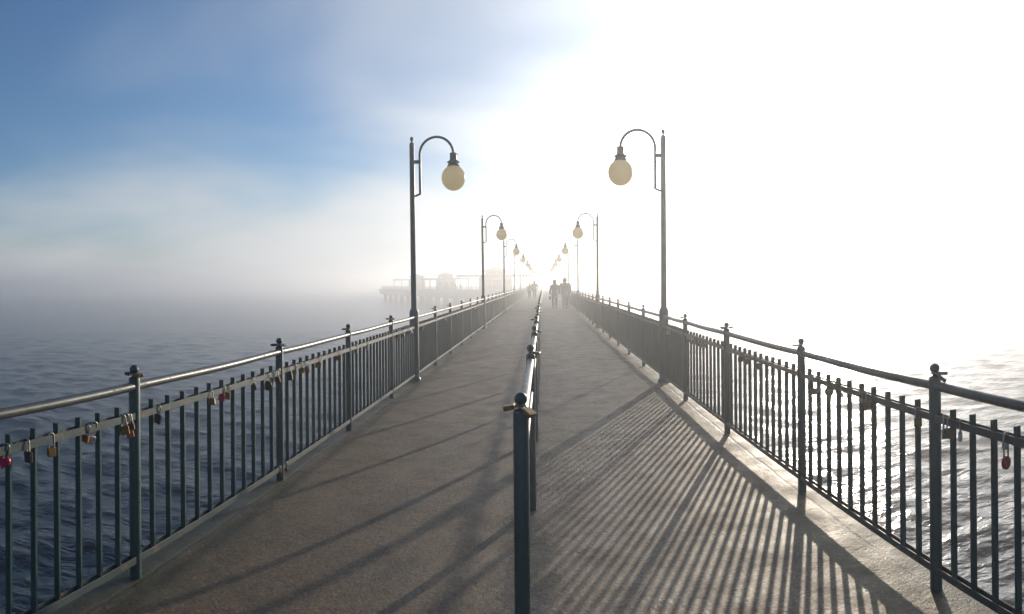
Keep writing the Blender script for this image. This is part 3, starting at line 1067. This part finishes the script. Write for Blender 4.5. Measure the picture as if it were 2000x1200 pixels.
def pavilion(t, p, s, label, wing_l, wing_r, body=6.4):
    """roofed kiosk with a raised pyramid lantern and flat canopies on columns either side"""
    c = wing(t, p, TOP)
    # faces the pier's root
    root = obj('pavilion', None, None, tuple(c), (0, 0, R(12)))
    tag(root, label, 'pavilion')
    b = body * s
    wl = obj('wall', MB().box((0, 0, 1.45 * s), (b, 4.6 * s, 2.9 * s), bev=0.02).mesh('wall', m_wall), root)
    lo, hi = -b / 2 - wing_l * s, b / 2 + wing_r * s
    obj('canopy_roof', MB().box(((lo + hi) / 2, 0, 3.08 * s), (hi - lo, 6.4 * s, 0.34 * s), bev=0.03).mesh('canopy_roof', m_roof), root)
    lw = 4.0 * s
    lan = obj('lantern', MB().box((0, 0, 3.62 * s), (lw, lw * .8, 0.80 * s), bev=0.02).mesh('lantern', m_wall), root)
    for k in range(4):
        obj('window', MB().box((-lw / 2 + lw * (k + 0.5) / 4, -lw * .4 - 0.01, 3.66 * s), (lw / 4 - 0.22 * s, 0.05, 0.42 * s)).mesh('window', m_glass, 0), lan)
    e = 2.75 * s
    roof = MB()
    zz0, zz1 = 4.0 * s, 4.95 * s
    vs = [(-e, -e * .8, zz0), (e, -e * .8, zz0), (e, e * .8, zz0), (-e, e * .8, zz0), (-e, -e * .8, zz0 + .08 * s), (e, -e * .8, zz0 + .08 * s), (e, e * .8, zz0 + .08 * s), (-e, e * .8, zz0 + .08 * s), (-.25 * s, 0, zz1), (.25 * s, 0, zz1)]
    fs = [(3, 2, 1, 0), (0, 1, 5, 4), (1, 2, 6, 5), (2, 3, 7, 6), (3, 0, 4, 7), (4, 5, 9, 8), (6, 7, 8, 9), (5, 6, 9), (7, 4, 8)]
    roof.add(vs, fs)
    obj('pyramid_roof', roof.mesh('pyramid_roof', m_roof, 20), root)
    for k in range(3):
        wx = -b / 2 + b * (k + 0.5) / 3
        w = obj('window' if k != 1 else 'door', MB().box((wx, -2.3 * s - 0.012, (1.55 if k != 1 else 1.1) * s), (b / 3 - 0.5 * s, 0.06, (1.3 if k != 1 else 2.1) * s)).mesh('window', m_glass, 0), root)
    cm = MB().lathe([(0.07 * s, 0), (0.07 * s, 2.95 * s)], 10).mesh('column', m_steel)
    n = int(wing_l * s / 1.5)
    for side, ext in ((-1, wing_l * s), (1, wing_r * s)):
        n = max(1, int(ext / 1.7))
        for k in range(n):
            x = side * (b / 2 + ext * (k + 1) / n - 0.25)
            for yy in (-2.9 * s, 2.9 * s):
                obj('column', cm, root, (x, yy, 0))
    return root


pavilion(29.2, 7.6, 1.06, 'large pavilion with pyramid roof and long canopies, nearest to the pier', 4.8, 4.2)
pavilion(64.0, 7.6, 0.95, 'smaller pavilion with little pyramid roof farther along the landing stage', 4.2, 3.8, 5.4)
pavilion(92.0, 7.6, 0.95, 'almost vanished pavilion deep in the fog on the landing stage', 5.0, 4.0, 5.4)

for i, (t, p) in enumerate([(10, 0.7), (23, 0.7), (36, 0.7), (49, 0.7), (62, 0.7), (75, 0.7), (17, 14.2), (30, 14.2), (43, 14.2), (56, 14.2), (69, 14.2)]):
    o = copy_tree(lamp0)
    o.location = wing(t, p, TOP)
    o.rotation_euler = (0, 0, ROT - math.pi / 2 if p < 5 else ROT + math.pi / 2)
    near = p < 5
    tag(o, 'faint globe lamp along the railed near edge of the landing stage' if near else 'faint globe lamp along the far edge of the landing stage behind the pavilions',
        'lamp', 'lamps along the near edge of the landing stage' if near else 'lamps along the far edge of the landing stage')


# ------------------------------------------------------------------ people
def skin_mesh(name, nodes, edges, mat, parent, root_i=0, sub=2, fat=1.0):
    """a continuous surface grown over a skeleton: nodes = [(pos, radius x, radius y)]"""
    me = bpy.data.meshes.new(name)
    me.from_pydata([n[0] for n in nodes], edges, [])
    me.materials.append(mat)
    o = obj(name, me, parent)
    o.modifiers.new('skin', 'SKIN')
    if not me.skin_vertices:
        bpy.context.view_layer.objects.active = o
    sv = me.skin_vertices[0].data
    for i, n in enumerate(nodes):
        sv[i].radius = (n[1] * fat, n[2] * fat)
        sv[i].use_root = (i == root_i)
    o.modifiers['skin'].use_smooth_shade = True
    sd = o.modifiers.new('smooth', 'SUBSURF')
    sd.levels = sub
    sd.render_levels = sub
    return o


def person(loc, yaw, h, label, coat, trousers, hair, coat_len=0.82, stride=0.16, hood=False, hair_long=True, bag=None, broad=1.0, arm_l=(0.30, 0.02), arm_r=(0.30, -0.02), group=None):
    """adult walking away along +y; every measure is a fraction of the standing height, hm = h"""
    root = obj('person', None, None, loc, (0, 0, yaw))
    tag(root, label, 'person', group)
    k = h
    sh = 0.118 * broad
    V_ = lambda x, y, z: (x * k, y * k, z * k)
    nodes, edges = [], []

    def nd(x, y, z, r, r2=None, link_to=None):
        nodes.append((V_(x, y, z), r * k, (r2 or r) * k))
        i = len(nodes) - 1
        if link_to is not None:
            edges.append((link_to, i))
        return i
    pel = nd(0, 0, 0.52, 0.078, 0.060)
    wai = nd(0, 0.004, 0.60, 0.068, 0.054, pel)
    che = nd(0, 0.006, 0.72, 0.080, 0.058, wai)
    nek = nd(0, 0.002, 0.825, 0.034, 0.034, che)
    hd0 = nd(0, 0.012, 0.870, 0.044, 0.050, nek)
    hd1 = nd(0, 0.012, 0.925, 0.054, 0.062, hd0)
    hd2 = nd(0, 0.006, 0.968, 0.040, 0.046, hd1)
    hands = []
    for s, (ax, ay) in ((-1, arm_l), (1, arm_r)):
        a = nd(s * (sh - 0.014), 0.0, 0.775, 0.031, 0.030, che)
        el = nd(s * (sh + 0.030), ay * 0.5 - 0.012, 0.630, 0.025, 0.024, a)
        wr = nd(s * (sh + 0.038), ay, 0.490, 0.016, 0.014, el)
        pa = nd(s * (sh + 0.036), ay + 0.008, 0.452, 0.017, 0.011, wr)
        for f, ln in enumerate((0.036, 0.042, 0.039, 0.030)):
            f0 = nd(s * (sh + 0.036), ay - 0.006 + f * 0.010, 0.430, 0.0058, 0.0056, pa)
            f1 = nd(s * (sh + 0.030), ay - 0.004 + f * 0.010, 0.430 - ln * 0.6, 0.0052, 0.005, f0)
            nd(s * (sh + 0.020), ay - 0.003 + f * 0.010, 0.430 - ln, 0.0045, 0.0045, f1)
        t0 = nd(s * (sh + 0.026), ay + 0.028, 0.446, 0.0062, 0.006, pa)
        nd(s * (sh + 0.018), ay + 0.036, 0.424, 0.0052, 0.005, t0)
        hands.append(((sh + 0.036) * s, ay, 0.43))
    feet = []
    for s, st in ((-1, stride), (1, -stride)):
        hp = nd(s * 0.050, 0, 0.49, 0.056, 0.056, pel)
        kn = nd(s * 0.050, st * 0.45 + 0.02, 0.285, 0.036, 0.036, hp)
        an = nd(s * 0.050, st * 0.9 - 0.01, 0.062, 0.022, 0.022, kn)
        he = nd(s * 0.050, st * 0.9 - 0.01, 0.026, 0.022, 0.020, an)
        nd(s * 0.054, st * 0.9 + 0.07, 0.018, 0.024, 0.014, he)
        feet.append((s * 0.052, st * 0.9))
    body = skin_mesh('body', nodes, edges, m_skin, root)
    # face: nose and ears (the faces point away from the camera)
    fc = MB()
    fc.add([V_(-0.009, 0.068, 0.905), V_(0.009, 0.068, 0.905), V_(0, 0.088, 0.908), V_(0, 0.066, 0.935)], [(0, 1, 2), (0, 2, 3), (1, 3, 2)])
    obj('nose', fc.mesh('nose', m_skin, 60), body)
    for s in (-1, 1):
        obj('ear', MB().lathe([(0.002 * k, -0.016 * k), (0.010 * k, -0.006 * k), (0.012 * k, 0.008 * k), (0.003 * k, 0.016 * k)], 8, V_(s * 0.052, 0.006, 0.915)).mesh('ear', m_skin, 60), body)
    # coat
    hem = 0.82 - coat_len * 0.5
    w = broad
    rings = [(hem, 0.112 * w, 0.090), (hem + 0.012, 0.116 * w, 0.093), ((0.56 + hem) / 2, 0.110 * w, 0.088), (0.56, 0.103 * w, 0.080), (0.62, 0.097 * w, 0.074),
             (0.68, 0.103 * w, 0.077), (0.735, 0.115 * w, 0.078), (0.775, 0.119 * w, 0.072), (0.802, 0.112 * w, 0.064), (0.822, 0.084 * w, 0.056), (0.836, 0.050, 0.046), (0.852, 0.046, 0.045)]
    seg = 20
    vs, fs = [], []
    for ri, (z, rx, ry) in enumerate(rings):
        for q in range(seg):
            th = 2 * math.pi * q / seg
            wob = 1 + 0.03 * math.sin(3 * th + ri * 1.3) + 0.02 * math.sin(5 * th - ri * 2.1)
            vs.append(V_(rx * wob * math.cos(th), 0.003 + ry * wob * math.sin(th), z))
    for i in range(len(rings) - 1):
        for q in range(seg):
            fs.append((i * seg + q, i * seg + (q + 1) % seg, (i + 1) * seg + (q + 1) % seg, (i + 1) * seg + q))
    m_c = mat_cloth('coat_cloth', coat, tuple(c * 1.25 for c in coat))
    mb = MB(); mb.add(vs, fs)
    coat_o = obj('coat', mb.mesh('coat', m_c, 80), root)
    for s, (ax, ay) in ((-1, arm_l), (1, arm_r)):
        pts = [V_(s * (sh - 0.045), 0, 0.796), V_(s * (sh - 0.012), 0, 0.786), V_(s * (sh + 0.008), -0.002, 0.755), V_(s * (sh + 0.022), ay * 0.3 - 0.010, 0.69), V_(s * (sh + 0.031), ay * 0.5 - 0.012, 0.632),
               V_(s * (sh + 0.037), ay * 0.8 - 0.004, 0.555), V_(s * (sh + 0.039), ay, 0.486)]
        obj('sleeve', MB().tube(pts, [r_ * k for r_ in (0.030, 0.039, 0.043, 0.040, 0.037, 0.033, 0.029)], 12).mesh('sleeve', m_c, 80), coat_o)
    # trousers
    tn, te = [], []

    def td(x, y, z, r, l=None):
        tn.append((V_(x, y, z), r * k, r * k))
        if l is not None:
            te.append((l, len(tn) - 1))
        return len(tn) - 1
    p0 = td(0, 0, 0.535, 0.068)
    for s, st in ((-1, stride), (1, -stride)):
        a = td(s * 0.050, 0, 0.480, 0.063, p0)
        b_ = td(s * 0.050, st * 0.45 + 0.02, 0.285, 0.043, a)
        td(s * 0.050, st * 0.9 - 0.01, 0.055, 0.033, b_)
    skin_mesh('trousers', tn, te, mat_cloth('trouser_cloth', trousers, tuple(c * 1.3 for c in trousers)), root, fat=1.12)
    shoe_m = mat_cloth('shoe_leather', (0.03, 0.025, 0.02), (0.05, 0.04, 0.03))
    for fx, fy in feet:
        mb = MB()
        prof = [(-0.036, 0.020, 0.045), (-0.02, 0.026, 0.055), (0.02, 0.027, 0.045), (0.06, 0.030, 0.028), (0.092, 0.022, 0.020)]
        vs, fs = [], []
        for yy, hw, hh in prof:
            vs += [V_(fx - hw, fy + yy, 0.0), V_(fx + hw, fy + yy, 0.0), V_(fx + hw * .8, fy + yy, hh), V_(fx - hw * .8, fy + yy, hh)]
        for i in range(len(prof) - 1):
            for q in range(4):
                fs.append((i * 4 + q, i * 4 + (q + 1) % 4, i * 4 + 4 + (q + 1) % 4, i * 4 + 4 + q))
        fs += [(3, 2, 1, 0), tuple(range(len(vs) - 4, len(vs)))]
        mb.add(vs, fs)
        obj('shoe', mb.mesh('shoe', shoe_m, 60), root)
    # hair or hood, open towards the face
    m_h = m_c if hood else mat_cloth('hair', hair, tuple(c * 1.4 for c in hair))
    rr = 0.066 if hood else 0.060
    low = 0.80 if (hair_long or hood) else 0.885
    prof = [(low, rr * (1.12 if hood else 0.95)), (0.86, rr * 1.0), (0.90, rr * 1.04), (0.94, rr * 1.02), (0.965, rr * 0.86), (0.985, rr * 0.55), (0.998, rr * 0.16)]
    vs, fs = [], []
    seg = 18
    for z, r_ in prof:
        for q in range(seg):
            th = R(-210) + R(240) * q / (seg - 1)      # wraps round the back of the head
            vs.append(V_(r_ * math.cos(th), 0.006 + r_ * 1.08 * math.sin(th), z))
    for i in range(len(prof) - 1):
        for q in range(seg - 1):
            a = i * seg + q
            fs.append((a, a + 1, a + 1 + seg, a + seg))
    mb = MB(); mb.add(vs, fs)
    ho = obj('hood' if hood else 'hair', mb.mesh('hair', m_h, 60), root)
    md = ho.modifiers.new('thick', 'SOLIDIFY'); md.thickness = 0.012 * k; md.offset = -1
    if bag:
        s = bag
        hx, hy, hz = hands[0 if s < 0 else 1]
        b_ = MB()
        b_.box(V_(hx + s * 0.012, hy, hz - 0.075), (0.055 * k, 0.15 * k, 0.11 * k), bev=0.012 * k)
        bo = obj('handbag', b_.mesh('handbag', mat_cloth('bag_leather', (0.04, 0.03, 0.025), (0.06, 0.045, 0.035))))
        bo.location = Vector(loc)
        bo.rotation_euler = (0, 0, yaw)
        st = MB().tube([V_(hx + s * .012, hy - 0.05, hz - 0.03), V_(hx, hy - 0.03, hz + 0.005), V_(hx, hy + 0.03, hz + 0.005), V_(hx + s * .012, hy + 0.05, hz - 0.03)], 0.006 * k, 6)
        obj('handle', st.mesh('handle', mat_cloth('bag_strap', (0.04, 0.03, 0.025), (0.05, 0.04, 0.03))), bo)
        tag(bo, 'dark handbag carried by the walker in the long hooded coat', 'handbag')
    return root


person((0.70, 39.3, 0), R(2), 1.70, 'walker in a long dark hooded coat with a handbag, beside a broad-shouldered walker', (0.055, 0.055, 0.045), (0.03, 0.03, 0.035), (0.05, 0.03, 0.02),
       coat_len=0.90, stride=0.10, hood=True, bag=-1, group=None)
person((1.31, 39.0, 0), R(-2), 1.80, 'broad-shouldered walker in a bulky dark jacket beside the long-coated walker', (0.040, 0.042, 0.055), (0.045, 0.045, 0.05), (0.04, 0.03, 0.02),
       coat_len=0.76, stride=-0.09, hair_long=False, broad=1.22)
person((-1.28, 64.0, 0), R(0), 1.48, 'shorter walker in a brown jacket on the landing-stage half of the pier', (0.16, 0.09, 0.055), (0.05, 0.045, 0.045), (0.06, 0.04, 0.025),
       coat_len=0.70, stride=0.12)
person((-0.80, 63.5, 0), R(3), 1.78, 'taller walker in a tan jacket with arm held out from the side', (0.20, 0.12, 0.075), (0.06, 0.055, 0.05), (0.05, 0.035, 0.02),
       coat_len=0.74, stride=-0.10, hair_long=False, broad=1.12, arm_r=(0.3, 0.08))
person(tuple(wing(38.0, 1.2, TOP)), R(-40), 1.74, 'faint figure standing at the landing stage railing, left of the large pavilion wall'.replace('left of', 'before'), (0.05, 0.05, 0.055), (0.04, 0.04, 0.045), (0.05, 0.03, 0.02), stride=0.02)
person(tuple(wing(35.2, 1.4, TOP)), R(60), 1.66, 'faint figure standing under the open canopy side of the large pavilion', (0.07, 0.05, 0.045), (0.04, 0.04, 0.045), (0.05, 0.03, 0.02), stride=0.02)

# ------------------------------------------------------------------ the fog
hz = MB().box((0, 0, (-5.8 + HAZE['top']) / 2), (6400, 6400, HAZE['top'] + 5.8))
hm = bpy.data.materials.new('fog')
hm.use_nodes = True
ht = hm.node_tree
ht.nodes.clear()
ho_ = ht.nodes.new('ShaderNodeOutputMaterial')
pv = ht.nodes.new('ShaderNodeVolumePrincipled')
pv.inputs['Color'].default_value = (*HAZE['color'], 1)
pv.inputs['Density'].default_value = HAZE['density']
pv.inputs['Anisotropy'].default_value = HAZE['anisotropy']
ht.links.new(pv.outputs[0], ho_.inputs['Volume'])
tag(obj('haze', hz.mesh('haze', hm, 0)), kind='stuff')
